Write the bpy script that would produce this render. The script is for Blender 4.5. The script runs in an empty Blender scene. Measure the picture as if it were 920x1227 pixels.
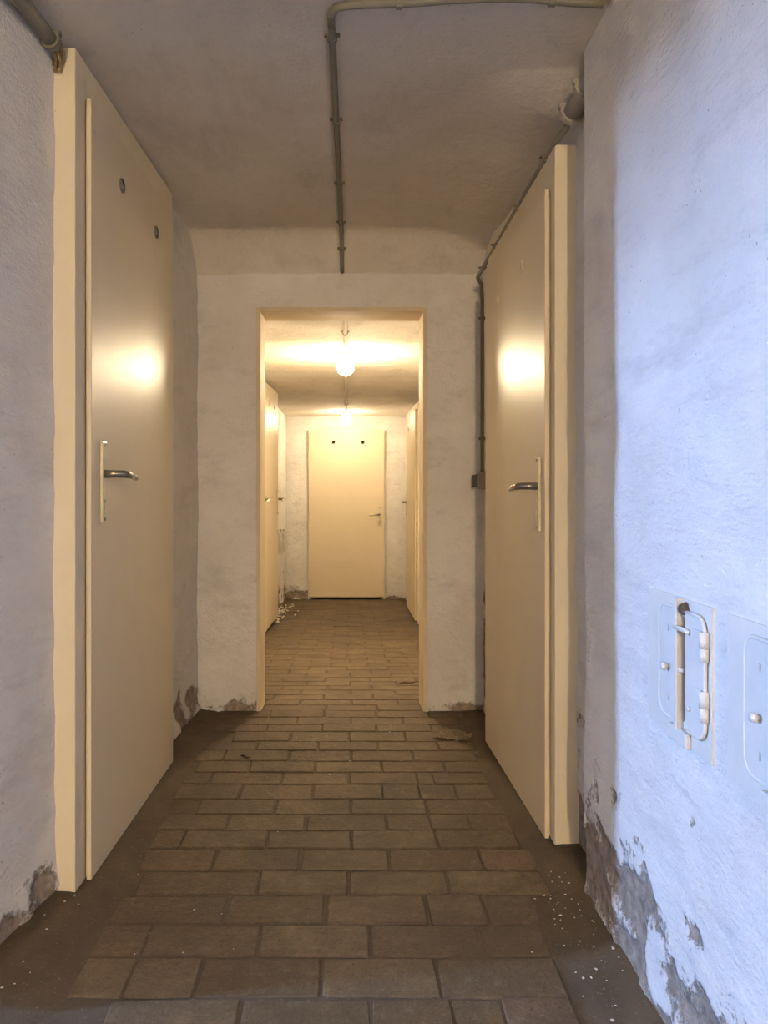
import bpy, bmesh, math, random
from mathutils import Vector, Matrix, noise

# ------------------------------------------------------------------ camera
SC = bpy.context.scene
COL = SC.collection
cam_d = bpy.data.cameras.new('camera')
cam = bpy.data.objects.new('camera', cam_d); COL.objects.link(cam)
cam.location = (0, 0, 1.02)
cam.rotation_euler = (math.radians(90), 0, 0)
cam_d.sensor_fit = 'AUTO'; cam_d.sensor_width = 36.0
cam_d.lens = 920.0 / 1227.0 * 36.0
cam_d.shift_x = 45.0 / 1227.0
cam_d.shift_y = -33.5 / 1227.0
cam_d.clip_start = 0.02
SC.camera = cam

# ------------------------------------------------------------------ world, daylight, exposure
W = bpy.data.worlds.new('world'); SC.world = W; W.use_nodes = True
W.node_tree.nodes['Background'].inputs[0].default_value = (0.45, 0.62, 1.0, 1)
W.node_tree.nodes['Background'].inputs[1].default_value = 0.6
# daylight falling through the tall narrow window of the side stairwell (left of the camera)
dl = bpy.data.lights.new('window_left_offscreen', 'AREA'); dl.shape = 'RECTANGLE'
dl.size = 0.16; dl.size_y = 1.9; dl.energy = 165; dl.color = (0.30, 0.51, 1.0)
dlo = bpy.data.objects.new('window_left_offscreen', dl); COL.objects.link(dlo)
dlo.location = (-5.36, 0.74, 2.2)
dlo.rotation_euler = (math.radians(90), 0, math.radians(-90))
VS = SC.view_settings
VS.view_transform = 'Standard'; VS.look = 'None'; VS.gamma = 1.0
VS.use_curve_mapping = False; VS.exposure = 1.36
LAMP_FAR = 210.0        # radiance of the two lamps in the corridor beyond
LAMP_END = 76.0         # dimmer lamp before the end door
LAMP_REAR = 1300.0       # lamp on the same line behind the camera
LAMP_COL = (1.0, 0.79, 0.50)

SLOPE = 0.058           # corridor beyond the opening runs downhill
Y0 = 3.45
def fz(y):
    return 0.0 if y < Y0 else -SLOPE * (y - Y0)
def sstep(a, b, x):
    t = max(0.0, min(1.0, (x - a) / (b - a))); return t * t * (3 - 2 * t)
def fbm(p, o=4):
    return noise.fractal(Vector(p), 1.0, 2.0, o)

# ------------------------------------------------------------------ materials
def newmat(name):
    m = bpy.data.materials.new(name); m.use_nodes = True
    nt = m.node_tree; b = nt.nodes['Principled BSDF']
    return m, nt, b
def nd(nt, t, **kw):
    n = nt.nodes.new(t)
    for k, v in kw.items():
        if k in ('operation', 'blend_type', 'data_type', 'attribute_name', 'feature', 'noise_dimensions', 'mode'):
            setattr(n, k, v)
        else: n.inputs[k].default_value = v
    return n
def ramp(nt, src, stops):
    r = nt.nodes.new('ShaderNodeValToRGB')
    el = r.color_ramp.elements
    while len(el) < len(stops): el.new(0.5)
    for e, (p, c) in zip(el, stops):
        e.position = p; e.color = (c, c, c, 1) if isinstance(c, float) else (*c, 1)
    nt.links.new(src, r.inputs[0]); return r.outputs[0]
def mix(nt, f, a, b, mode='MIX'):
    n = nt.nodes.new('ShaderNodeMix'); n.data_type = 'RGBA'; n.blend_type = mode
    for sock, v in ((n.inputs[0], f), (n.inputs[6], a), (n.inputs[7], b)):
        if hasattr(v, 'is_output'): nt.links.new(v, sock)
        elif isinstance(v, tuple): sock.default_value = (*v, 1)
        else: sock.default_value = v
    return n.outputs[2]
def noise_tex(nt, scale, detail=4.0, rough=0.55, vec=None, stretch=None):
    n = nd(nt, 'ShaderNodeTexNoise', Scale=scale, Detail=detail, Roughness=rough)
    co = nt.nodes.new('ShaderNodeNewGeometry').outputs['Position'] if vec is None else vec
    if stretch:
        mp = nt.nodes.new('ShaderNodeMapping'); mp.inputs['Scale'].default_value = stretch
        nt.links.new(co, mp.inputs[0]); co = mp.outputs[0]
    nt.links.new(co, n.inputs['Vector']); return n.outputs[0]
def mathn(nt, op, a, b):
    n = nt.nodes.new('ShaderNodeMath'); n.operation = op
    for i, v in enumerate((a, b)):
        if hasattr(v, 'is_output'): nt.links.new(v, n.inputs[i])
        else: n.inputs[i].default_value = v
    return n.outputs[0]
def bump(nt, b, h, strength, dist):
    bp = nt.nodes.new('ShaderNodeBump'); bp.inputs['Strength'].default_value = strength
    bp.inputs['Distance'].default_value = dist
    nt.links.new(h, bp.inputs['Height']); nt.links.new(bp.outputs[0], b.inputs['Normal'])

def plaster(name, c1, c2, exposed=(0.25, 0.20, 0.16), bs=0.9, bd=0.010, speck=True, trowel=(1, 1, 1)):
    m, nt, b = newmat(name)
    n1 = noise_tex(nt, 3.0, 5, 0.6)
    c = mix(nt, ramp(nt, n1, [(0.35, 0.0), (0.68, 1.0)]), c1, c2)
    n2 = noise_tex(nt, 22, 6, 0.7, stretch=trowel)
    c = mix(nt, ramp(nt, n2, [(0.55, 0.0), (0.80, 0.30)]), c, tuple(x * 0.72 for x in c2))
    if speck:
        sm = noise_tex(nt, 4.5, 7, 0.72, stretch=(1, 0.4, 1.7))
        c = mix(nt, ramp(nt, sm, [(0.52, 0.0), (0.70, 0.42)]), c, tuple(x * 0.62 for x in c2))
        n3 = noise_tex(nt, 95, 2, 0.5)
        c = mix(nt, ramp(nt, n3, [(0.735, 0.0), (0.77, 0.65)]), c, (0.28, 0.22, 0.17))
    at = nt.nodes.new('ShaderNodeAttribute'); at.attribute_name = 'peel'
    pn = noise_tex(nt, 60, 5, 0.7)
    pk = mathn(nt, 'ADD', at.outputs['Fac'], mathn(nt, 'MULTIPLY', mathn(nt, 'SUBTRACT', pn, 0.5), 0.9))
    pm = ramp(nt, pk, [(0.46, 0.0), (0.60, 1.0)])
    ex = mix(nt, ramp(nt, noise_tex(nt, 40, 4, 0.6), [(0.35, 0.0), (0.7, 1.0)]), exposed,
             tuple(min(1, x * 1.9) for x in exposed))
    c = mix(nt, pm, c, ex)
    nt.links.new(c, b.inputs['Base Color'])
    b.inputs['Roughness'].default_value = 0.93
    b.inputs['Specular IOR Level'].default_value = 0.2
    h = mathn(nt, 'ADD', mathn(nt, 'MULTIPLY', noise_tex(nt, 28, 6, 0.65, stretch=trowel), 1.0),
              mathn(nt, 'MULTIPLY', noise_tex(nt, 130, 3, 0.6), 0.35))
    h = mathn(nt, 'SUBTRACT', h, mathn(nt, 'MULTIPLY', pm, 0.5))
    bump(nt, b, h, bs, bd)
    return m

M = {}
M['wall'] = plaster('whitewashed_plaster', (0.83, 0.80, 0.77), (0.74, 0.70, 0.66), trowel=(1, 0.45, 1.3))
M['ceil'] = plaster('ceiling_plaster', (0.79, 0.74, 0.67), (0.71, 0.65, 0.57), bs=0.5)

def paint(name, col, rough=0.3, grime=0.25, scale=8.0, coat=0.0):
    m, nt, b = newmat(name)
    n = noise_tex(nt, scale, 5, 0.6)
    c = mix(nt, ramp(nt, n, [(0.45, 0.0), (0.85, grime)]), col, tuple(x * 0.7 for x in col))
    n2 = noise_tex(nt, 55, 3, 0.6)
    c = mix(nt, ramp(nt, n2, [(0.74, 0.0), (0.78, 0.7)]), c, (col[0] * 0.35, col[1] * 0.28, col[2] * 0.22))
    nt.links.new(c, b.inputs['Base Color'])
    r = mathn(nt, 'ADD', mathn(nt, 'MULTIPLY', n, 0.10), rough - 0.05)
    nt.links.new(r, b.inputs['Roughness'])
    b.inputs['Specular IOR Level'].default_value = 0.15
    b.inputs['Coat Weight'].default_value = coat; b.inputs['Coat Roughness'].default_value = 0.22
    bump(nt, b, noise_tex(nt, 14, 3, 0.5), 0.10, 0.003)
    return m
M['door'] = paint('cream_door_paint', (0.76, 0.65, 0.47), 0.37, 0.10)
M['frame'] = paint('cream_frame_paint', (0.80, 0.70, 0.52), 0.42, 0.20, 14)
M['hatch'] = paint('white_hatch_paint', (0.74, 0.71, 0.66), 0.45, 0.30, 18)
M['pipe'] = paint('grey_pipe', (0.25, 0.23, 0.18), 0.45, 0.5, 20)
M['pipe_white'] = paint('whitewashed_pipe', (0.42, 0.39, 0.34), 0.6, 0.6, 20)
M['trim'] = paint('cream_trim', (0.72, 0.60, 0.42), 0.7, 0.35, 12)

def plain(name, col, rough=0.5, metal=0.0, nscale=30, var=0.3):
    m, nt, b = newmat(name)
    n = noise_tex(nt, nscale, 4, 0.6)
    c = mix(nt, ramp(nt, n, [(0.3, 0.0), (0.75, 1.0)]), col, tuple(x * (1 - var) for x in col))
    nt.links.new(c, b.inputs['Base Color'])
    b.inputs['Roughness'].default_value = rough; b.inputs['Metallic'].default_value = metal
    return m
M['bronze'] = plain('dull_bronze_metal', (0.36, 0.31, 0.25), 0.34, 0.8)
M['lever'] = plain('cream_lever_tip', (0.80, 0.70, 0.48), 0.3)
M['black'] = plain('black_switch_plastic', (0.03, 0.03, 0.03), 0.4)
M['switch'] = plain('grey_switch_housing', (0.33, 0.30, 0.26), 0.5)
M['cable'] = plain('tan_cable', (0.40, 0.28, 0.14), 0.5)
M['soot'] = plain('soot_lump', (0.12, 0.08, 0.05), 0.95)
M['porcelain'] = plain('porcelain', (0.62, 0.55, 0.42), 0.35, 0, 20, 0.15)
M['flake'] = plain('plaster_flakes', (0.80, 0.75, 0.66), 0.9)
M['twig'] = plain('dry_twig', (0.13, 0.08, 0.045), 0.9)

m, nt, b = newmat('clear_film'); M['film'] = m
b.inputs['Base Color'].default_value = (0.80, 0.72, 0.58, 1); b.inputs['Roughness'].default_value = 0.25
b.inputs['Transmission Weight'].default_value = 0.9; b.inputs['IOR'].default_value = 1.15

def glow(name, s, col):
    m, nt, b = newmat(name)
    b.inputs['Base Color'].default_value = (0.9, 0.88, 0.82, 1)
    b.inputs['Emission Color'].default_value = (*col, 1)
    b.inputs['Emission Strength'].default_value = s
    return m
M['glow_end'] = glow('lit_glass_end', LAMP_END, LAMP_COL); M['glow'] = glow('lit_glass', LAMP_FAR, LAMP_COL); M['glow_rear'] = glow('lit_glass_rear', LAMP_REAR, LAMP_COL)

# bricks: every brick takes its own shade from Object Info
m, nt, b = newmat('floor_brick'); M['brick'] = m
oi = nt.nodes.new('ShaderNodeObjectInfo')
c = mix(nt, oi.outputs['Random'], (0.122, 0.078, 0.039), (0.180, 0.126, 0.068))
wn = nd(nt, 'ShaderNodeTexWhiteNoise'); wn.noise_dimensions = '1D'; nt.links.new(oi.outputs['Random'], wn.inputs['W'])
c = mix(nt, ramp(nt, wn.outputs[0], [(0.80, 0.0), (0.95, 0.35)]), c, (0.18, 0.095, 0.065))
g = noise_tex(nt, 9, 6, 0.7)
c = mix(nt, ramp(nt, g, [(0.40, 0.0), (0.75, 0.75)]), c, (0.085, 0.062, 0.042))
g2 = noise_tex(nt, 160, 3, 0.7)
c = mix(nt, ramp(nt, g2, [(0.58, 0.0), (0.75, 0.5)]), c, (0.30, 0.25, 0.19))
g3 = noise_tex(nt, 110, 2, 0.6)
c = mix(nt, ramp(nt, g3, [(0.30, 0.6), (0.42, 0.0)]), c, (0.05, 0.038, 0.025))
dirt = ramp(nt, noise_tex(nt, 3.2, 7, 0.72), [(0.40, 0.0), (0.62, 0.72)])
blot = noise_tex(nt, 34, 5, 0.75)
c = mix(nt, ramp(nt, blot, [(0.52, 0.0), (0.72, 0.55)]), c, (0.24, 0.185, 0.12))
c = mix(nt, ramp(nt, blot, [(0.26, 0.6), (0.44, 0.0)]), c, (0.06, 0.042, 0.026))
c = mix(nt, dirt, c, (0.076, 0.052, 0.029))
nt.links.new(c, b.inputs['Base Color'])
b.inputs['Roughness'].default_value = 0.66; b.inputs['Specular IOR Level'].default_value = 0.35
bump(nt, b, mathn(nt, 'ADD', noise_tex(nt, 18, 5, 0.7), mathn(nt, 'MULTIPLY', noise_tex(nt, 70, 4, 0.7), 0.5)), 0.75, 0.008)

m, nt, b = newmat('floor_mortar'); M['mortar'] = m
c = mix(nt, ramp(nt, noise_tex(nt, 6, 6, 0.7), [(0.35, 0.0), (0.7, 1.0)]), (0.115, 0.080, 0.046), (0.070, 0.049, 0.029))
c = mix(nt, ramp(nt, noise_tex(nt, 120, 3, 0.6), [(0.62, 0.0), (0.74, 0.6)]), c, (0.24, 0.20, 0.15))
nt.links.new(c, b.inputs['Base Color']); b.inputs['Roughness'].default_value = 0.85
bump(nt, b, noise_tex(nt, 35, 6, 0.7), 0.6, 0.008)

# ------------------------------------------------------------------ helpers
def link(name, me, mat=None, parent=None, smooth=False):
    o = bpy.data.objects.new(name, me); COL.objects.link(o)
    if mat is not None and not me.materials: me.materials.append(mat)
    if parent is not None: o.parent = parent
    if smooth:
        for p in me.polygons: p.use_smooth = True
    return o
def tag(o, label, cat, group=None, kind=None):
    o['label'] = label; o['category'] = cat
    if group: o['group'] = group
    if kind: o['kind'] = kind
    return o
def empty(name, loc=(0, 0, 0)):
    o = bpy.data.objects.new(name, None); COL.objects.link(o); o.location = loc
    o.empty_display_size = 0.05; return o
def bm_obj(name, bm, mat, parent=None, smooth=False):
    bmesh.ops.recalc_face_normals(bm, faces=bm.faces)
    me = bpy.data.meshes.new(name); bm.to_mesh(me); bm.free()
    return link(name, me, mat, parent, smooth)
def box_into(bm, P, u0, u1, v0, v1, w0, w1, bev=0.0):
    vs = [bm.verts.new(P(u, v, w)) for u in (u0, u1) for v in (v0, v1) for w in (w0, w1)]
    idx = [(0, 1, 3, 2), (4, 6, 7, 5), (0, 4, 5, 1), (2, 3, 7, 6), (0, 2, 6, 4), (1, 5, 7, 3)]
    fs = [bm.faces.new([vs[i] for i in f]) for f in idx]
    if bev > 0:
        es = list({e for f in fs for e in f.edges})
        bmesh.ops.bevel(bm, geom=es, offset=bev, segments=2, affect='EDGES', profile=0.6)
def boxes(name, P, lst, mat, parent=None, bev=0.0):
    bm = bmesh.new()
    for bx in lst: box_into(bm, P, *bx, bev=bev)
    return bm_obj(name, bm, mat, parent)
def tube_into(bm, pts, rad, seg=10, cap=True):
    rads = rad if isinstance(rad, (list, tuple)) else [rad] * len(pts)
    pts = [Vector(p) for p in pts]; rings = []
    up = None
    for i, p in enumerate(pts):
        t = (pts[min(i + 1, len(pts) - 1)] - pts[max(i - 1, 0)]).normalized()
        if up is None:
            up = Vector((0, 0, 1)) if abs(t.z) < 0.9 else Vector((1, 0, 0))
        a = t.cross(up).normalized(); up = a.cross(t).normalized()
        rings.append([bm.verts.new(p + (a * math.cos(k * 2 * math.pi / seg) + up * math.sin(k * 2 * math.pi / seg)) * rads[i]) for k in range(seg)])
    for r0, r1 in zip(rings, rings[1:]):
        for k in range(seg):
            bm.faces.new([r0[k], r0[(k + 1) % seg], r1[(k + 1) % seg], r1[k]])
    if cap: bm.faces.new(rings[0][::-1]); bm.faces.new(rings[-1])
def tube(name, pts, rad, mat, parent=None, seg=10):
    bm = bmesh.new(); tube_into(bm, pts, rad, seg)
    return bm_obj(name, bm, mat, parent, True)
def lathe(name, prof, mat, parent=None, seg=28, loc=(0, 0, 0)):
    bm = bmesh.new(); rings = []
    for r, z in prof:
        if r < 1e-5: rings.append([bm.verts.new((loc[0], loc[1], loc[2] + z))])
        else: rings.append([bm.verts.new((loc[0] + r * math.cos(k * 2 * math.pi / seg), loc[1] + r * math.sin(k * 2 * math.pi / seg), loc[2] + z)) for k in range(seg)])
    for a, b2 in zip(rings, rings[1:]):
        for k in range(seg):
            k2 = (k + 1) % seg
            if len(a) == 1: bm.faces.new([a[0], b2[k], b2[k2]])
            elif len(b2) == 1: bm.faces.new([a[k], a[k2], b2[0]])
            else: bm.faces.new([a[k], a[k2], b2[k2], b2[k]])
    return bm_obj(name, bm, mat, parent, True)
def lin(a, b2, step):
    n = max(1, int(round((b2 - a) / step))); return [a + (b2 - a) * i / n for i in range(n + 1)]
def merge(*ls):
    out = []
    for l in ls:
        for x in l:
            if not out or x > out[-1] + 1e-6: out.append(x)
    return out

def slab(name, us, vs, front, back, mat, skip=None, peel=None, label=None, cat='wall'):
    """thick sheet: a fine front face, a back face and closed edges; skip(u,v) leaves openings"""
    nu, nv = len(us), len(vs); verts = []; faces = []; pl = []
    for f in (front, back):
        for u in us:
            for v in vs:
                verts.append(f(u, v)); pl.append(peel(u, v) if (peel and f is front) else 0.0)
    N = nu * nv
    def idx(i, j, s=0): return s * N + i * nv + j
    solid = {}
    for i in range(nu - 1):
        for j in range(nv - 1):
            solid[i, j] = not (skip and skip((us[i] + us[i + 1]) / 2, (vs[j] + vs[j + 1]) / 2))
    smooth = []
    for (i, j), s in solid.items():
        if not s: continue
        faces.append((idx(i, j), idx(i + 1, j), idx(i + 1, j + 1), idx(i, j + 1))); smooth.append(True)
        faces.append((idx(i, j, 1), idx(i, j + 1, 1), idx(i + 1, j + 1, 1), idx(i + 1, j, 1))); smooth.append(False)
        for (di, dj, a, c) in ((-1, 0, (i, j), (i, j + 1)), (1, 0, (i + 1, j + 1), (i + 1, j)), (0, -1, (i + 1, j), (i, j)), (0, 1, (i, j + 1), (i + 1, j + 1))):
            if not solid.get((i + di, j + dj), False):
                faces.append((idx(*a), idx(*c), idx(*c, 1), idx(*a, 1))); smooth.append(False)
    used = sorted({k for f in faces for k in f}); mp = {k: n for n, k in enumerate(used)}
    me = bpy.data.meshes.new(name)
    me.from_pydata([verts[k] for k in used], [], [[mp[k] for k in f] for f in faces])
    at = me.attributes.new('peel', 'FLOAT', 'POINT')
    at.data.foreach_set('value', [pl[k] for k in used])
    me.polygons.foreach_set('use_smooth', smooth)
    bm = bmesh.new(); bm.from_mesh(me)
    bmesh.ops.recalc_face_normals(bm, faces=bm.faces)
    # mark hard edges between face and sides
    for e in bm.edges:
        if len(e.link_faces) == 2 and e.calc_face_angle(0) > 0.9: e.smooth = False
    bm.to_mesh(me); bm.free()
    o = link(name, me, mat)
    o['kind'] = 'structure'
    if label: o['label'] = label; o['category'] = cat
    return o

# ------------------------------------------------------------------ the setting
def peel_fn(h, amp, seed, fl=lambda u: 0.0, hmod=None):
    def f(u, v):
        z = v - fl(u); hh = h * (hmod(u) if hmod else 1.0)
        n = fbm((u * 4.2 + seed, v * 5.0, seed * 1.7), 5)
        n2 = fbm((u * 11 + seed, v * 13.0, 3.1), 3)
        r = (hh - z) / (hh + 0.05)
        n3 = fbm((u * 7 - v * 9 + seed, v * 16 + u * 6, 9.7), 4)
        return max(0.0, min(1.0, 0.47 + (min(r, 0.15) if r > 0 else r * 0.6) + n * amp + n2 * 0.38 + n3 * 0.30))
    return f

# left wall
def xl(y):
    if y < 1.888: return -0.718 - 0.16 * min(1.888 - y, 0.55)
    return -0.718 + (y - 1.888) * 0.0323
pl_left = peel_fn(0.045, 0.40, 2.3, hmod=lambda u: 0.9 + 1.6 * sstep(2.8, 3.1, u))
def left_front(u, v):
    d = 0.006 * fbm((u * 2.2, v * 2.0, 1.0), 3) + 0.0042 * fbm((u * 7, v * 13 + u * 5, 4.0), 4)
    p = pl_left(u, v)
    if v > 2.05 or u < 0.4: d = 0
    return (xl(u) + d - 0.010 * sstep(0.5, 0.75, p) + 0.012 * sstep(0.12, 0.0, v), u, v)
OPEN_L0, OPEN_L1, LINTEL = 0.25, 1.455, 1.75
slab('wall_left', merge(lin(-5.2, OPEN_L0, 0.4), lin(OPEN_L0, OPEN_L1, 0.2), lin(OPEN_L1, 1.96, 0.016), lin(1.96, 2.75, 0.08), lin(2.75, 3.5, 0.018)),
     merge(lin(-0.06, 0.4, 0.016), lin(0.4, LINTEL, 0.025), lin(LINTEL, 2.3, 0.04)),
     left_front, lambda u, v: (xl(u) - 0.22, u, v), M['wall'],
     skip=lambda u, v: OPEN_L0 < u < OPEN_L1 and v < LINTEL, peel=pl_left,
     label='whitewashed left corridor wall with flaking base beside the cream door')

# right wall: near part stands proud of the door recess
pl_right = peel_fn(0.16, 0.42, 8.1, hmod=lambda u: 1.0 + 0.35 * sstep(1.2, 1.7, u))
XR = 0.587
def right_front(u, v):
    d = 0.008 * fbm((u * 2.0, v * 1.6, 7.0), 3) + 0.0042 * fbm((u * 6 + v * 5, v * 13 - u * 4, 2.0), 4)
    p = pl_right(u, v)
    if v > 2.0 or u < 0.4: d = 0
    d *= 1 - sstep(0.86, 0.90, u) * (1 - sstep(1.49, 1.53, u)) * sstep(0.53, 0.56, v) * (1 - sstep(0.83, 0.86, v))
    flare = 0.005 * sstep(0.10, 0.0, v)
    return (XR - d + 0.007 * sstep(0.48, 0.66, p) - flare, u, v)
slab('wall_right', merge(lin(-5.2, 0.7, 0.4), lin(0.7, 1.896, 0.0125)), merge(lin(-0.06, 0.55, 0.0125), lin(0.55, 2.05, 0.02), lin(2.05, 2.3, 0.1)),
     right_front, lambda u, v: (XR + 0.22, u, v), M['wall'], peel=pl_right,
     skip=lambda u, v: any(c - .108 < u < c + .058 and .606 < v < .796 for c in (1.357, 1.052)),
     label='whitewashed right wall with scuffed plaster and crumbling base, soot hatches set in it')
pl_rr = peel_fn(0.30, 0.7, 5.0)
def xrr(y): return 0.643 - (y - 1.9) * 0.0206
slab('wall_right_recess', lin(1.897, 3.5, 0.02), lin(-0.06, 2.3, 0.03),
     lambda u, v: (xrr(u) - 0.004 * fbm((u * 4, v * 5, 3.0), 3) + 0.008 * sstep(0.5, 0.7, pl_rr(u, v)), u, v),
     lambda u, v: (xrr(u) + 0.20, u, v), M['wall'], peel=pl_rr,
     label='narrow strip of whitewashed recessed wall around the right cream door')

# partition with the opening
OX0, OX1, OZ = -0.401, 0.360, 1.812
YP0, YP1 = 3.45, 3.64
pl_p = peel_fn(0.03, 0.35, 11.0)
def part_front(u, v):
    e = min(abs(u - OX0), abs(u - OX1)) if v < OZ + 0.03 else abs(v - OZ)
    k = sstep(0.0, 0.05, e)
    return (u, YP0 - k * (0.006 * fbm((u * 3, v * 3, 5.0), 3) + 0.003 * fbm((u * 10, v * 10, 9.0), 4)), v)
slab('wall_front', merge(lin(-0.85, OX0, 0.02), lin(OX0, OX1, 0.02), lin(OX1, 0.85, 0.02)), merge(lin(-0.06, OZ, 0.02), lin(OZ, 2.3, 0.02)),
     part_front, lambda u, v: (u, YP1, v), M['wall'],
     skip=lambda u, v: OX0 < u < OX1 and v < OZ, peel=pl_p,
     label='whitewashed partition wall with a rectangular opening into the lit corridor')

# lining of the opening
def ident(u, v, w): return Vector((u, w, v))
trim = empty('trim_1', (0, 3.55, 0)); tag(trim, 'cream painted lining around the opening into the lit corridor', 'door lining', kind='structure')
def tp(u, v, w): return Vector((u, w - 3.55, v))
boxes('jamb', tp, [(OX0 - 0.002, OX0 + 0.016, -0.02, OZ, YP0 - 0.008, YP1 + 0.004)], M['trim'], trim, 0.002)
boxes('jamb', tp, [(OX1 - 0.016, OX1 + 0.002, -0.02, OZ, YP0 - 0.008, YP1 + 0.004)], M['trim'], trim, 0.002)
boxes('lintel_board', tp, [(OX0 + 0.016, OX1 - 0.016, OZ - 0.018, OZ + 0.002, YP0 - 0.008, YP1 + 0.004)], M['trim'], trim, 0.002)

# far corridor
def xfl(y): return -0.735 + (y - 3.64) * 0.007
pl_fl = peel_fn(0.13, 0.5, 3.3, fl=fz, hmod=lambda u: 0.5 + 1.0 * sstep(6.4, 7.2, u))
slab('wall_far_left', merge(lin(3.64, 6.5, 0.06), lin(6.5, 8.95, 0.04)), merge(lin(-0.45, 0.3, 0.03), lin(0.3, 2.0, 0.06)),
     lambda u, v: (xfl(u) + 0.012 * fbm((u * 2, v * 3, 5.5), 4) - 0.014 * sstep(0.5, 0.7, pl_fl(u, v)), u, v),
     lambda u, v: (xfl(u) - 0.2, u, v), M['wall'], peel=pl_fl, label='whitewashed left wall of the lit corridor with crumbling plaster near the floor')
pl_fr = peel_fn(0.05, 0.4, 9.3, fl=fz)
slab('wall_far_right', lin(3.64, 8.95, 0.06), lin(-0.45, 2.0, 0.05),
     lambda u, v: (0.69 - 0.010 * fbm((u * 2, v * 3, 1.5), 4), u, v), lambda u, v: (0.90, u, v), M['wall'], peel=pl_fr,
     label='whitewashed right wall of the lit corridor behind the cream door')
pl_e = peel_fn(0.10, 0.5, 1.9, fl=lambda u: -0.32, hmod=lambda u: 1.3 - 1.25 * sstep(-0.45, 0.3, u))
slab('wall_end', lin(-0.95, 0.95, 0.04), lin(-0.45, 2.0, 0.04),
     lambda u, v: (u, 8.93 - 0.010 * fbm((u * 4, v * 4, 8.5), 4) + 0.012 * sstep(0.5, 0.7, pl_e(u, v)), v), lambda u, v: (u, 9.15, v), M['wall'], peel=pl_e,
     skip=lambda u, v: -0.40 < u < 0.40 and v < 1.57,
     label='whitewashed end wall of the lit corridor around the arched door')

_eb = boxes('wall_end_rear', lambda u, v, w: Vector((u, w, v)), [(-0.95, 0.95, -0.45, 2.0, 9.15, 9.25)], M['wall'])
tag(_eb, 'wall closing the space behind the arched end door', 'wall', kind='structure')
# ceilings
def zc(x, y):
    z = 2.118 - 0.012 * sstep(1.6, 3.0, y) + 0.010 * math.cos(x * 2.2)
    fade = 1 - sstep(2.7, 3.4, y)
    z -= sstep(0.30, 0.66, x) * (0.030 + 0.055 * sstep(1.88, 2.15, y)) * (0.25 + 0.75 * fade)
    t = max(0.0, (y - 3.27) / 0.18)
    z -= 0.150 * min(t, 1.3) ** 1.35 * (1 - 0.2 * sstep(0.3, 0.66, x))
    z += 0.006 * fbm((x * 1.8, y * 1.8, 2.0), 3) + 0.0014 * fbm((x * 11, y * 11, 6.0), 3)
    return z
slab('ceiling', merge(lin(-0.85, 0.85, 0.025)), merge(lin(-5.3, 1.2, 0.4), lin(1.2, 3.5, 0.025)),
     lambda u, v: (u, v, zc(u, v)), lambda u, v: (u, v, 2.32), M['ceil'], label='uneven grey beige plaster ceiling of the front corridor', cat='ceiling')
def zcf(x, y):
    z = 1.838 - 0.006 * (y - 3.6)
    z += 0.010 * math.exp(-((y - 4.35) / 0.12) ** 2) * -1.0
    z += 0.005 * fbm((x * 2.5, y * 2.5, 4.0), 4) + 0.0025 * fbm((x * 6, y * 12, 4.0), 3)
    return z
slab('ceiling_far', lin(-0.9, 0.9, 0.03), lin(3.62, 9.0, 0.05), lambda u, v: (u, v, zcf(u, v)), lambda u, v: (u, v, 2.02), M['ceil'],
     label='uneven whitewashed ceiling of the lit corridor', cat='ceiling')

# rear of the corridor and the side stairwell that the daylight falls from (outside the frame)
def flat_box(name, b6, mat, label, cat='wall'):
    o = boxes(name, ident, [(b6[0], b6[1], b6[4], b6[5], b6[2], b6[3])], mat); tag(o, label, cat, kind='structure'); return o
flat_box('wall_rear', (-0.9, 0.85, -5.4, -5.2, -0.06, 2.3), M['wall'], 'whitewashed wall closing the corridor behind')
flat_box('wall_stair_front', (-5.5, -1.03, OPEN_L1, OPEN_L1 + 0.2, -0.06, 3.5), M['wall'], 'whitewashed stairwell wall beside the corridor')
flat_box('wall_stair_rear', (-5.5, -1.03, OPEN_L0 - 0.2, OPEN_L0, -0.06, 3.5), M['wall'], 'whitewashed stairwell wall opposite')
flat_box('wall_stair_top', (-1.06, -0.90, OPEN_L0 - 0.2, OPEN_L1 + 0.2, 2.3, 3.5), M['wall'], 'wall above the passage to the stairwell')
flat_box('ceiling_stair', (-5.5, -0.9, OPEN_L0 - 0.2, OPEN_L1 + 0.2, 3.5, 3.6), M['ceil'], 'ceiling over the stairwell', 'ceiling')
WN0, WN1, WZ0, WZ1 = 0.66, 0.82, 1.25, 3.15
slab('wall_stair_end', merge(lin(OPEN_L0 - 0.2, WN0, 0.1), lin(WN0, WN1, 0.1), lin(WN1, OPEN_L1 + 0.2, 0.1)), merge(lin(-0.06, WZ0, 0.2), lin(WZ0, WZ1, 0.2), lin(WZ1, 3.5, 0.1)),
     lambda u, v: (-5.28, u, v), lambda u, v: (-5.33, u, v), M['wall'], skip=lambda u, v: WN0 < u < WN1 and WZ0 < v < WZ1,
     label='stairwell end wall with a tall slit window')

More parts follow.
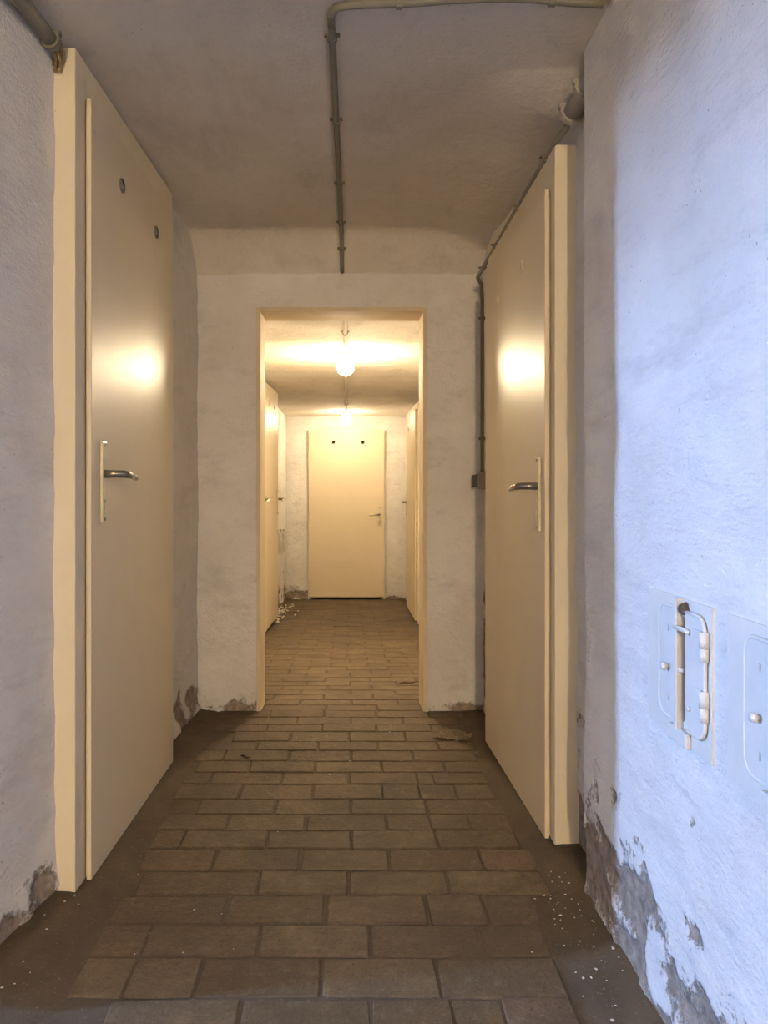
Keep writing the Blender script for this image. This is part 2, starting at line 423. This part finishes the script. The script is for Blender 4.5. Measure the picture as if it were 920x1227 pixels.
# ------------------------------------------------------------------ floor and its bricks
ROWS = [ # (near edge, far edge, joints across the corridor)
 (1.280, 1.400, [-.58, -.33, -.08, .17, .44]),
 (1.400, 1.525, [-.465, -.206, .048, .206, .303, .444]),
 (1.525, 1.657, [-.56, -.448, -.307, -.052, .190, .447]),
 (1.657, 1.780, [-.56, -.447, -.196, .052, .302, .447]),
 (1.780, 1.907, [-.56, -.290, -.050, .194, .330, .455]),
 (1.907, 2.026, [-.534, -.224, .004, .260, .510]),
 (2.026, 2.147, [-.555, -.360, -.125, .115, .367, .512]),
 (2.147, 2.262, [-.555, -.470, -.227, .014, .258, .493]),
 (2.262, 2.372, [-.560, -.360, -.122, .121, .252, .368, .493]),
 (2.372, 2.483, [-.472, -.224, .013, .253, .497]),
 (2.483, 2.608, [-.566, -.352, -.112, .119, .240, .360, .483]),
 (2.608, 2.717, [-.560, -.471, -.223, .009, .246, .298, .486]),
 (2.717, 2.826, [-.539, -.348, -.114, .126, .354, .483]),
 (2.826, 2.940, [-.560, -.457, -.216, .016, .247, .488]),
 (2.940, 3.040, [-.559, -.349, -.110, .120, .357, .497]),
 (3.040, 3.164, [-.458, -.226, .009, .239, .445]),
 (3.164, 3.259, [-.555, -.333, -.103, .126, .352, .50]),
 (3.259, 3.360, [-.446, -.214, .018, .241, .48]),
 (3.360, 3.460, [-.57, -.340, -.100, .130, .365, .56]),
]
y = 3.460; k = 0; rr = random.Random(5)
while y < 8.88:
    h = 0.110 + rr.uniform(-0.004, 0.004)
    off = 0.118 if k % 2 else 0.0
    js = [-0.70] + [(-0.575 + off + 0.236 * i + rr.uniform(-0.012, 0.012)) for i in range(6)]
    js = [j for j in js if j < 0.60] + [0.62]
    if y < YP1: js = [max(OX0 + 0.02, min(OX1 - 0.02, j)) for j in js]
    js = sorted(set(js)); js = [j for i, j in enumerate(js) if i == 0 or j - js[i - 1] > 0.05]
    ROWS.append((y, min(y + h, 8.92), js)); y += h; k += 1

def brick_edge(y): return (-0.58, 0.47 if y < 1.8 else 0.50)
def floor_z(x, y):
    e0, e1 = brick_edge(y)
    inside = 1.0 if y > Y0 else sstep(e0 - 0.02, e0 + 0.01, x) * (1 - sstep(e1, e1 + 0.03, x))
    z = fz(y) - 0.0035 * inside + 0.0025 * fbm((x * 9, y * 9, 1.0), 3) + 0.004 * (1 - inside) * fbm((x * 4, y * 4, 7.0), 3)
    z += 0.006 * (1 - inside)
    z += 0.018 * sstep(0.52, 0.60, x) * sstep(3.0, 2.2, y) + 0.012 * sstep(-0.60, -0.70, x)
    return z
floor = slab('floor', lin(-0.92, 0.92, 0.02), merge(lin(-5.3, 1.2, 0.4), lin(1.2, 3.64, 0.02), lin(3.64, 9.15, 0.05)),
     lambda u, v: (u, v, floor_z(u, v)), lambda u, v: (u, v, fz(v) - 0.12), M['mortar'],
     label='dirty brick paved corridor floor with cement edges', cat='floor')
flat_box('floor_stair', (-5.5, -0.925, OPEN_L0 - 0.2, OPEN_L1 + 0.2, -0.12, 0.0), M['mortar'], 'cement floor of the stairwell', 'floor')

def brick_mesh(seed):
    r = random.Random(seed); bm = bmesh.new()
    vs = [bm.verts.new((x + r.uniform(-.012, .012), y + r.uniform(-.02, .02), z)) for x in (-.5, .5) for y in (-.5, .5) for z in (-1, 0)]
    idx = [(0, 1, 3, 2), (4, 6, 7, 5), (0, 4, 5, 1), (2, 3, 7, 6), (0, 2, 6, 4), (1, 5, 7, 3)]
    fs = [bm.faces.new([vs[i] for i in f]) for f in idx]
    # worn upper arris, in real-world proportions (brick about 0.24 x 0.11 x 0.03)
    for v in bm.verts: v.co = Vector((v.co.x * 0.228, v.co.y * 0.102, v.co.z * 0.03))
    top = [e for e in bm.edges if all(v.co.z > -0.01 for v in e.verts)]
    side = [e for e in bm.edges if abs(e.verts[0].co.z - e.verts[1].co.z) > 0.02]
    bmesh.ops.bevel(bm, geom=top + side, offset=0.0045, segments=1, affect='EDGES')
    bmesh.ops.recalc_face_normals(bm, faces=bm.faces)
    me = bpy.data.meshes.new('brick'); bm.to_mesh(me); bm.free(); me.materials.append(M['brick']); return me
BRICKS = [brick_mesh(s) for s in range(7)]
rb = random.Random(11); nbrick = 0
far_bm = bmesh.new()
for ri, (a, c, js) in enumerate(ROWS):
    for j0, j1 in zip(js, js[1:]):
        L = j1 - j0
        if L < 0.03: continue
        cx, cy = (j0 + j1) / 2, (a + c) / 2
        me = BRICKS[rb.randrange(7)]
        sx = (L - 0.005) / 0.228; sy = (c - a - 0.005) / 0.102
        far = cy > Y0
        zz = fz(cy) + rb.uniform(-0.0012, 0.0022)
        rx = (-math.atan(SLOPE) if far else 0) + rb.uniform(-.012, .012)
        rot = (rx, rb.uniform(-.006, .006), rb.uniform(-.010, .010))
        if nbrick < 300:
            o = bpy.data.objects.new('brick', me); COL.objects.link(o); o.parent = floor
            o.location = (cx, cy, zz); o.scale = (sx, sy, 1); o.rotation_euler = rot; nbrick += 1
        else:
            mt = Matrix.Translation((cx, cy, zz)) @ Matrix.Rotation(rx, 4, 'X') @ Matrix.Diagonal((sx, sy, 1, 1))
            n0 = len(far_bm.verts); far_bm.from_mesh(me); far_bm.verts.ensure_lookup_table()
            for v in far_bm.verts[n0:]: v.co = mt @ v.co
fb = bm_obj('distant_bricks', far_bm, M['brick'], floor); fb['kind'] = 'stuff'

# ------------------------------------------------------------------ doors
def ring_into(bm, P, cu, cv, w0, w1, r_out, r_in, seg=18):
    def circ(r, w): return [bm.verts.new(P(cu + r * math.cos(2 * math.pi * k / seg), cv + r * math.sin(2 * math.pi * k / seg), w)) for k in range(seg)]
    a, b2, c2, d2 = circ(r_out, w0), circ(r_out, w1), circ(r_in, w1), circ(r_in, w0)
    for s, t in ((a, b2), (b2, c2), (c2, d2)):
        for k in range(seg): bm.faces.new([s[k], s[(k + 1) % seg], t[(k + 1) % seg], t[k]])
def disc_into(bm, P, cu, cv, w0, w1, r, seg=18):
    a = [bm.verts.new(P(cu + r * math.cos(2 * math.pi * k / seg), cv + r * math.sin(2 * math.pi * k / seg), w0)) for k in range(seg)]
    b2 = [bm.verts.new(P(cu + r * math.cos(2 * math.pi * k / seg), cv + r * math.sin(2 * math.pi * k / seg), w1)) for k in range(seg)]
    for k in range(seg): bm.faces.new([a[k], a[(k + 1) % seg], b2[(k + 1) % seg], b2[k]])
    bm.faces.new(b2); bm.faces.new(a[::-1])

def drill(objs, cutter_bm):
    bmesh.ops.recalc_face_normals(cutter_bm, faces=cutter_bm.faces)
    cme = bpy.data.meshes.new('cut'); cutter_bm.to_mesh(cme); cutter_bm.free()
    cut = bpy.data.objects.new('cut', cme); COL.objects.link(cut)
    cut.parent = objs[0].parent if objs[0].parent.parent is None else objs[0].parent.parent
    for o in objs:
        md = o.modifiers.new('drill', 'BOOLEAN'); md.operation = 'DIFFERENCE'; md.object = cut; md.solver = 'EXACT'
    bpy.context.view_layer.update()
    dg = bpy.context.evaluated_depsgraph_get()
    new = [bpy.data.meshes.new_from_object(o.evaluated_get(dg)) for o in objs]
    for o, me in zip(objs, new): o.modifiers.clear(); o.data = me
    bpy.data.objects.remove(cut); bpy.data.meshes.remove(cme)

def make_door(name, label, org, along, out, lw, lh, gap, ftop, fproud, handle_u, lever_dir, hz, holes, dark_holes, mats, post=0.061, lip=0.018, nail=None):
    """org: foot of the leaf's first edge on the frame face; along / out: unit vectors in plan"""
    A = Vector((along[0], along[1], 0)).normalized(); O = Vector((out[0], out[1], 0)).normalized()
    root = empty(name, org); tag(root, label, 'door', kind='structure')
    def P(u, v, w): return A * u + O * w + Vector((0, 0, v))
    dm, fm = mats
    R = 0.014
    # frame: two posts and a head
    boxes('frame_post', P, [(-post, R, -0.015, ftop, -fproud, 0.0)], fm, root, 0.003)
    boxes('frame_post', P, [(lw - R, lw + post, -0.015, ftop, -fproud, 0.0)], fm, root, 0.003)
    boxes('frame_head', P, [(R, lw - R, lh + gap - R, ftop, -fproud, -0.0005)], fm, root, 0.002)
    leaf = boxes('door_leaf', P, [(0, lw, gap, gap + lh, 0.005, lip)], dm, root, 0.003)
    reb = boxes('leaf_rebate', P, [(R + .003, lw - R - .003, gap, gap + lh - R - .003, -0.024, 0.006)], dm, leaf)
    cut = bmesh.new()
    for i, (hu, hv, hr) in enumerate(holes):
        bm = bmesh.new(); ring_into(bm, P, hu, hv, lip - .001, lip + 0.004, hr, hr * (0.8 if dark_holes else 0.62))
        bm_obj('vent_ring', bm, M['bronze'] if dark_holes else dm, leaf)
        if dark_holes: disc_into(cut, P, hu, hv, -.040, lip + .010, hr * 0.8)
        else:
            bm = bmesh.new(); disc_into(bm, P, hu, hv, lip - .001, lip + 0.0012, hr * 0.66)
            bm_obj('vent_cover', bm, dm, leaf)
    if nail: disc_into(cut, P, nail[0], nail[1], -.010, lip + .010, .005, 10)
    # handle set
    s = lever_dir
    plate = boxes('handle_plate', P, [(handle_u - .018, handle_u + .018, hz - .130, hz + .085, lip, lip + .008)], M['lever'], leaf, 0.003)
    box_into(cut, P, handle_u - .003, handle_u + .003, hz - .104, hz - .080, -.040, lip + .020)
    disc_into(cut, P, handle_u, hz - .073, -.040, lip + .020, .006, 12)
    drill([leaf, reb, plate], cut)
    for sv in (hz - .120, hz + .075):
        bm = bmesh.new(); disc_into(bm, P, handle_u, sv, lip + .006, lip + .0098, .0045, 10); bm_obj('screw', bm, M['bronze'], leaf)
    h = handle_u
    pts = [P(h, hz, lip + .007), P(h, hz, lip + .030), P(h + s * .006, hz, lip + .048), P(h + s * .020, hz - .001, lip + .058), P(h + s * .050, hz - .003, lip + .060)]
    tube('handle_shaft', pts, [.0115, .0105, .0105, .010, .0095], M['bronze'], leaf)
    pts = [P(h + s * .046, hz - .003, lip + .060), P(h + s * .080, hz - .006, lip + .060), P(h + s * .112, hz - .010, lip + .057), P(h + s * .120, hz - .012, lip + .055)]
    tube('handle_grip', pts, [.0085, .0085, .0075, .003], M['lever'], leaf)
    return root, leaf, P

A1 = (0.0235, 1.0); O1 = (1.0, -0.0235)
d1, leaf1, P1 = make_door('door_1', 'cream painted door in the left wall with dark vent holes and lever handle', (-0.6655, 1.949, 0.0), A1, O1,
    0.835, 1.985, 0.014, 2.094, 0.10, 0.080, 1, 1.047, [(0.245, 1.872, .021), (0.605, 1.857, .021)], 2, (M['door'], M['frame']), nail=(0.024, 1.925))
A2 = (-0.023, 1.0); O2 = (-1.0, -0.023)
make_door('door_2', 'cream painted door in the right wall with two plain vent covers', (0.577, 2.165, 0.0), A2, O2,
    0.825, 1.832, 0.020, 1.962, 0.09, 0.055, 1, 1.014, [(0.262, 1.708, .020), (0.590, 1.683, .020)], 0, (M['door'], M['frame']), post=0.036)
# doors of the lit corridor
FM = (M['door'], M['frame'])
make_door('door_3', 'cream door ajar along the left wall of the lit corridor', (-0.640, 5.84, fz(5.84)), (0.036, 1), (1, -0.036),
    0.82, 1.925, 0.02, 1.935, 0.075, 0.775, -1, 1.03, [(0.25, 1.80, .02), (0.58, 1.80, .02)], 0, FM, post=0.04)
make_door('door_4', 'cream door in the left wall just inside the lit corridor', (-0.598, 4.50, fz(4.9)), (0.0, 1), (1, 0),
    0.80, 1.83, 0.02, 1.86, 0.12, 0.72, -1, 1.00, [(0.25, 1.72, .02), (0.58, 1.72, .02)], 0, FM, post=0.03)
make_door('door_5', 'cream door along the right wall of the lit corridor', (0.612, 6.67, fz(6.67)), (-0.008, 1), (-1, -0.008),
    0.84, 1.845, 0.02, 1.915, 0.07, 0.79, -1, 1.03, [(0.25, 1.72, .02), (0.58, 1.72, .02)], 0, FM, post=0.05)
# end door with an arched head
d6, leaf6, P6 = make_door('door_6', 'cream door with an arched head closing the far end of the corridor', (-0.435, 8.905, fz(8.9)), (1, 0), (0, -1),
    0.872, 1.895, 0.028, 1.90, 0.05, 0.815, -1, 0.985, [(0.285, 1.82, .024), (0.625, 1.82, .024)], 2, FM, post=0.012)
bm = bmesh.new(); n = 18
topz = [(u, 1.962 + 0.052 * (1 - ((u - 0.436) / 0.44) ** 2)) for u in [-0.004 + 0.88 * i / n for i in range(n + 1)]]
for w in (-0.05, 0.006):
    vs = [bm.verts.new(P6(u, z, w)) for u, z in topz] + [bm.verts.new(P6(0.876, 1.90, w)), bm.verts.new(P6(-0.004, 1.90, w))]
    bm.faces.new(vs)
bm.verts.ensure_lookup_table(); N = n + 3
for k in range(N): bm.faces.new([bm.verts[k], bm.verts[(k + 1) % N], bm.verts[N + (k + 1) % N], bm.verts[N + k]])
bm_obj('arched_head', bm, M['frame'], d6)

# ------------------------------------------------------------------ soot hatches
def rounded_path(P, u0, u1, v0, v1, r, w, open_side):
    """path round three sides of a leaf with rounded outer corners; open_side is the meeting edge"""
    pts = []
    if open_side in ('hi', 'hi2'):
        pts.append((u1, v1))
        for k in range(6): a = math.pi / 2 * (1 + k / 5); pts.append((u0 + r + r * math.cos(a), v1 - r + r * math.sin(a)))
        for k in range(6): a = math.pi + math.pi / 2 * k / 5; pts.append((u0 + r + r * math.cos(a), v0 + r + r * math.sin(a)))
        pts.append((u1, v0))
    else:
        pts.append((u0, v1))
        for k in range(6): a = math.pi / 2 * (1 - k / 5); pts.append((u1 - r + r * math.cos(a), v1 - r + r * math.sin(a)))
        for k in range(6): a = -math.pi / 2 * k / 5; pts.append((u1 - r + r * math.cos(a), v0 + r + r * math.sin(a)))
        pts.append((u0, v0))
    return pts
def make_hatch(label, org, along, out, group, mat, flue=False):
    """u runs away from the camera, v up, w out of the wall. Origin at the lower middle of the plate"""
    A = Vector(along); O = Vector(out)
    root = empty('soot_hatch', org); tag(root, label, 'hatch', group)
    def P(u, v, w): return A * u + O * w + Vector((0, 0, v))
    # backing plate as a frame of four bars around a dark flue
    w0 = 0.003
    boxes('frame_plate', P, [(-.132, -.108, 0, .252, -.012, w0), (.058, .124, 0, .252, -.012, w0), (-.108, .058, .222, .252, -.012, w0), (-.108, .058, 0, .040, -.012, w0)], mat, root)
    if flue: boxes('flue_back', P, [(-.135, .085, .015, .255, -.236, -.218)], M['soot'], root)
    def leaf(name, u0, u1, side, w):
        pts = rounded_path(P, u0, u1, .032, .232, .026, w, side)
        bm = bmesh.new()
        a = [bm.verts.new(P(u, v, w)) for u, v in pts]; b2 = [bm.verts.new(P(u, v, w + .004)) for u, v in pts]
        bm.faces.new(a); bm.faces.new(b2[::-1])
        for k in range(len(pts)): bm.faces.new([a[k], a[(k + 1) % len(pts)], b2[(k + 1) % len(pts)], b2[k]])
        lf = bm_obj(name, bm, mat, root)
        rw, rr = (w + .004, .0042) if side == 'hi' else (w + .0025, .0035)
        tube('raised_rim', [P(u, v, rw) for u, v in pts], rr, mat, lf, 8)
        return lf
    lf = leaf('fixed_leaf', -.018, .068, 'lo2', .002)
    boxes('meeting_bar', P, [(-.029, -.016, .026, .252, -.004, .016)], mat, lf, 0.002)
    bm = bmesh.new(); tube_into(bm, [P(.026, .122, .004), P(.026, .122, .016)], [.004, .004], 10); tube_into(bm, [P(.026, .122, .012), P(.026, .122, .019)], [.0075, .006], 10)
    bm_obj('knob', bm, mat, lf, True)
    for v in (.068, .192): boxes('rivet', P, [(.022, .030, v - .006, v + .006, .005, .009)], mat, lf, .002)
    rl = leaf('hinged_leaf', -.118, -.048, 'hi2', .005)
    for v in (.102, .198):
        bm = bmesh.new()
        box_into(bm, P, -.120, -.080, v - .013, v + .013, .0085, .0125)
        bm_obj('hinge_strap', bm, mat, rl)
        tube('hinge_barrel', [P(-.120, v - .036, .010), P(-.120, v - .014, .010)], .0070, mat, rl)
        tube('hinge_barrel', [P(-.120, v - .013, .010), P(-.120, v + .013, .010)], .0080, mat, rl)
    tube('locking_pin', [P(-.020, .202, .014), P(-.062, .202, .013), P(-.068, .199, .010)], .0042, mat, lf)
    tube('bolt', [P(-.066, .072, .008), P(-.066, .072, .014)], .0042, mat, rl)
    tube('bolt', [P(-.034, .128, .000), P(-.030, .128, .013)], .0040, mat, lf)
    boxes('foot_bracket', P, [(-.060, .012, .000, .027, .003, .013)], mat, root, .003)
    bm = bmesh.new(); bmesh.ops.create_icosphere(bm, subdivisions=2, radius=.012)
    for v in bm.verts: v.co = v.co * (1 + .35 * noise.noise(v.co * 120)) + P(-.041, .236, .004)
    bm_obj('soot_clump', bm, M['soot'], root, True)
    return root
# u runs away from the camera: the hinged leaf is the half nearer to the camera
make_hatch('white painted iron soot hatch low on right wall, next to the door corner', (XR - 0.001, 1.357, 0.570), (0, 1, 0), (-1, 0, 0), 'soot hatches in the right wall', M['hatch'], True)
make_hatch('white painted iron soot hatch low on right wall, farther from the door', (XR - 0.001, 1.052, 0.570), (0, 1, 0), (-1, 0, 0), 'soot hatches in the right wall', M['hatch'], True)
make_hatch('small iron soot hatch on the lit left wall, beside the open cream door', (xfl(8.0) + .012, 8.02, fz(8.02) + .565), (0, 1, 0), (1, 0, 0), 'soot hatches in the lit corridor', M['hatch'])
make_hatch('small iron soot hatch on the lit left wall, next to the end wall', (xfl(8.4) + .012, 8.38, fz(8.38) + .565), (0, 1, 0), (1, 0, 0), 'soot hatches in the lit corridor', M['hatch'])

# ------------------------------------------------------------------ lamps
def make_lamp(label, x, y, z, gm, group, end=''):
    root = empty('ceiling_lamp' + end, (x, y, z)); tag(root, label, 'lamp', group)
    lathe('lamp_base', [(0, .012), (.050, .012), (.054, .004), (.054, -.014), (.046, -.034), (.040, -.042), (0, -.042)], M['porcelain'], root)
    for s in (-1, 1):
        boxes('mounting_lug', lambda u, v, w: Vector((u, w, v)), [(s * .066 - .016, s * .066 + .016, -.022, .010, -.012, .012)], M['bronze'], root, .003)
    lathe('glass_globe' + end, [(.0, -.040), (.042, -.040), (.052, -.045), (.0535, -.066), (.051, -.092), (.044, -.112), (.030, -.126), (.014, -.132), (0, -.133)], gm, root)
    return root
LX1 = -0.006
make_lamp('lit jar-shaped ceiling lamp just past the opening, over the corridor floor', LX1, 4.75, zcf(LX1, 4.75) - .004, M['glow'], 'corridor lamps')
make_lamp('lit ceiling lamp close in front of the arched end door', 0.0, 8.35, zcf(0, 8.35) - .004, M['glow_end'], 'corridor lamps')
make_lamp('lit ceiling lamp near the rear wall of the front corridor', 0.0, -3.7, zc(0, -3.7) - .004, M['glow_rear'], 'corridor lamps', '_offscreen')

# ------------------------------------------------------------------ conduits and pipes
def run(name, label, pts, rad, mat, clips=(), cat='conduit', clipmat=None, seg=10):
    root = empty(name, pts[0]); tag(root, label, cat)
    o = Vector(pts[0])
    tube('tube', [Vector(p) - o for p in pts], rad, mat, root, seg)
    for (c, t) in clips:
        t = Vector(t).normalized(); c = Vector(c) - o
        side = t.cross(Vector((0, 0, 1))); side = side.normalized() if side.length > .1 else Vector((1, 0, 0))
        bm = bmesh.new()
        tube_into(bm, [c - t * .007, c + t * .007], [rad * 1.35] * 2, 12)
        up = side.cross(t)
        def P(u, v, w): return c + side * u + up * v + t * w
        lw2 = rad * (2.1 if rad < .012 else 1.4)
        box_into(bm, P, -lw2, lw2, rad * .45, rad * 1.0, -.006, .006)
        bm_obj('clip', bm, clipmat or mat, root)
    return root
r0 = 0.0092
def cx_at(y): return -0.037 + (y - 1.71) * 0.0105
ys = [1.835 + (3.44 - 1.835) * i / 46 for i in range(47)]
pts = [Vector((cx_at(y), y, zc(cx_at(y), y) - r0 - .001)) for y in ys]
def cl(y): return ((cx_at(y), y, zc(cx_at(y), y) - r0 - .001), (0, 1, (zc(0, y + .01) - zc(0, y - .01)) / .02))
run('ceiling_conduit', 'thin grey conduit clipped along the middle of the front ceiling', pts, r0, M['pipe'], [cl(y) for y in (1.89, 2.31, 2.79, 3.20, 3.36)])
# cross run with a bend
YC = 1.762
pts = [Vector((cx_at(1.835), 1.835, zc(0, 1.835) - r0 - .004)), Vector((-0.036, 1.802, zc(0, 1.80) - r0 - .002)), Vector((-0.024, YC + .010, zc(0, 1.72) - r0)), Vector((0.004, YC, zc(0, 1.71) - r0))]
def yc(x): return YC - 0.10 * x
pts += [Vector((x, yc(x), zc(x, yc(x)) - r0)) for x in [0.05 + 0.52 * i / 14 for i in range(15)]]
run('cross_conduit', 'thin grey conduit crossing the ceiling towards the right wall', pts, r0, M['pipe'], [((x, yc(x), zc(x, yc(x)) - r0), (1, 0, 0)) for x in (.12, .46)])
# lit corridor conduit
def cx2(y): return LX1 + (y - 4.75) * 0.0017
for a, c, nm, lb in ((3.60, 4.69, 'lit_conduit', 'cream painted conduit on the lit ceiling between the opening and first lamp'), (4.81, 8.29, 'lit_conduit', 'cream painted conduit on the lit ceiling between the two lamps')):
    n = max(8, int((c - a) / .05))
    pts = [Vector((cx2(y), y, zcf(cx2(y), y) - .011)) for y in [a + (c - a) * i / n for i in range(n + 1)]]
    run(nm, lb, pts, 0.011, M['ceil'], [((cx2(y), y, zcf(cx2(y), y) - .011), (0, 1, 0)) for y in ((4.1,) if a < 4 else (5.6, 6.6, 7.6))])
# left thick pipe in the wall/ceiling corner, with cable tails at the door frame
pts = [Vector((-0.742, 1.45, 2.092)), Vector((-0.728, 1.60, 2.090)), Vector((-0.712, 1.75, 2.082)), Vector((-0.700, 1.845, 2.074))]
rp = run('corner_pipe', 'thick grey pipe in the left ceiling corner ending above the door frame', pts, 0.018, M['pipe'],
    [((-0.722, 1.66, 2.0875), (.1, 1, 0)), ((-0.703, 1.825, 2.076), (.1, 1, 0))], cat='pipe')
for k in range(5):
    a = k * 1.25; ox, oz = .010 * math.cos(a), .010 * math.sin(a)
    p0 = Vector((-0.700 + ox, 1.840, 2.074 + oz)) - rp.location
    tube('cable', [p0, p0 + Vector((.004, .022, -.006 - .003 * k)), p0 + Vector((-.004, .040, -.022 - .003 * k)), p0 + Vector((-.020, .046, -.030))], .0035, M['cable'], rp, 6)
# right pipe and conduit above the right door
pts = [Vector((0.624, 1.86, 2.052)), Vector((0.613, 1.96, 2.032)), Vector((0.602, 2.065, 2.012))]
run('wall_pipe', 'thick pale pipe above the right door ending in a flange', pts, 0.024, M['pipe_white'], [((0.603, 2.058, 2.0135), (-.1, 1, -.2)), ((0.613, 1.965, 2.031), (-.1, 1, -.2))], cat='pipe')
def xk(y): return 0.578 - (y - 2.10) * 0.019
pts = [Vector((0.602, 2.055, 2.008)), Vector((0.596, 2.085, 1.985))] + [Vector((xk(y), y, 1.968 - 0.062 * (y - 2.1))) for y in [2.12 + i * .06 for i in range(20)]]
pts += [Vector((0.585, 3.33, 1.885)), Vector((0.594, 3.375, 1.87)), Vector((0.598, 3.385, 1.83))] + [Vector((0.598, 3.385, z)) for z in (1.6, 1.3, 1.075)]
run('switch_conduit', 'thin conduit along the top of the right door dropping to the switch', pts, .0078, M['pipe'],
    [((xk(y), y, 1.968 - 0.062 * (y - 2.1)), (0, 1, -.06)) for y in (2.22, 2.55, 2.9, 3.15)] + [((.598, 3.385, z), (0, 0, 1)) for z in (1.75, 1.22)])
sw = empty('light_switch', (0.613, 3.375, 1.035)); tag(sw, 'small grey switch box with a black knob in the corner by the right door', 'switch')
def PS(u, v, w): return Vector((w, u, v))
boxes('housing', PS, [(-.032, .032, -.038, .038, -.036, .004)], M['switch'], sw, .006)
boxes('cover', PS, [(-.026, .026, -.030, .030, -.042, -.034)], M['switch'], sw, .003)
bm = bmesh.new(); box_into(bm, PS, -.010, .010, -.026, .026, -.060, -.040, bev=.004); bm_obj('knob', bm, M['black'], sw)

# ------------------------------------------------------------------ litter on the floor
rf = random.Random(3)
def crumb_into(bm, c, r, flat=0.4):
    n0 = len(bm.verts); bmesh.ops.create_icosphere(bm, subdivisions=1, radius=1.0); bm.verts.ensure_lookup_table()
    sx, sy = rf.uniform(.6, 1.4), rf.uniform(.6, 1.4); s = rf.random() * 50
    for v in bm.verts[n0:]:
        k = 1 + .45 * noise.noise(v.co * 1.3 + Vector((s, 0, 0)))
        v.co = Vector((c[0] + v.co.x * r * sx * k, c[1] + v.co.y * r * sy * k, c[2] + (v.co.z * flat + flat * .6) * r * k))
bm = bmesh.new()
for i in range(170):
    t = rf.random()
    if t < .55: x, y = rf.gauss(.53, .035), rf.uniform(1.45, 2.1)
    elif t < .7: x, y = rf.uniform(-.72, -.6), rf.uniform(1.5, 1.95)
    else: x, y = rf.uniform(-.55, .5), rf.uniform(1.5, 3.3)
    x = min(x, .575); crumb_into(bm, (x, y, max(floor_z(x, y), fz(y)) - .001), rf.uniform(.0010, .0034) * (1.0 if t < .6 else .8))
tag(bm_obj('plaster_flakes', bm, M['flake']), 'tiny pale plaster flakes scattered over the dark bricks', 'debris', kind='stuff')
bm = bmesh.new()
for i in range(90):
    x = -0.685 + abs(rf.gauss(0, .06)); y = rf.gauss(7.35, .35); crumb_into(bm, (x, y, fz(y) + rf.uniform(0, .02)), rf.uniform(.004, .015), .7)
tag(bm_obj('plaster_rubble', bm, M['flake']), 'small heap of fallen plaster against the lit left wall', 'rubble', kind='stuff')
# crumpled clear film
bm = bmesh.new(); n = 14; g = {}
for i in range(n + 1):
    for j in range(n + 1):
        u, v = i / n - .5, j / n - .5
        g[i, j] = bm.verts.new((u * .15 * (1 - .3 * abs(v)), v * .12 * (1 - .35 * u), .008 + .010 * noise.noise(Vector((u * 6, v * 6, 2))) + .008 * noise.noise(Vector((u * 15, v * 15, 5)))))
for i in range(n):
    for j in range(n): bm.faces.new([g[i, j], g[i + 1, j], g[i + 1, j + 1], g[i, j + 1]])
ex = bmesh.ops.solidify(bm, geom=bm.faces[:], thickness=.0006)
zmin = min(v.co.z for v in bm.verts)
for v in bm.verts: v.co.z -= zmin
o = bm_obj('plastic_wrapper', bm, M['film']); o.location = (.432, 3.10, .001); o.rotation_euler[2] = -.5
tag(o, 'crumpled clear plastic wrapper on the bricks by the right door', 'wrapper')
def twig(name, label, cat, x, y, L, ang, r=.003):
    z = fz(y) + .0035; d = Vector((math.cos(ang), math.sin(ang), 0)); s = Vector((-d.y, d.x, 0))
    c = Vector((x, y, z))
    pts = [c - d * L * .5, c - d * L * .2 + s * L * .08 + Vector((0, 0, .003)), c + d * L * .1 - s * L * .04, c + d * L * .5 + Vector((0, 0, .004))]
    tag(tube(name, pts, [r * .6, r, r, r * .4], M['twig'], None, 6), label, cat)
twig('dry_twig', 'short dry twig on the bricks left of the opening', 'twig', -.62 + .0, 3.17, .06, -.3)
twig('wood_splinter', 'dark splinter lying in a brick joint of the front floor', 'splinter', -.375, 2.86, .05, -.7, .004)
twig('dead_stalk', 'dark dry stalk on the bricks just inside the opening', 'stalk', .325, 4.06, .10, .25, .004)
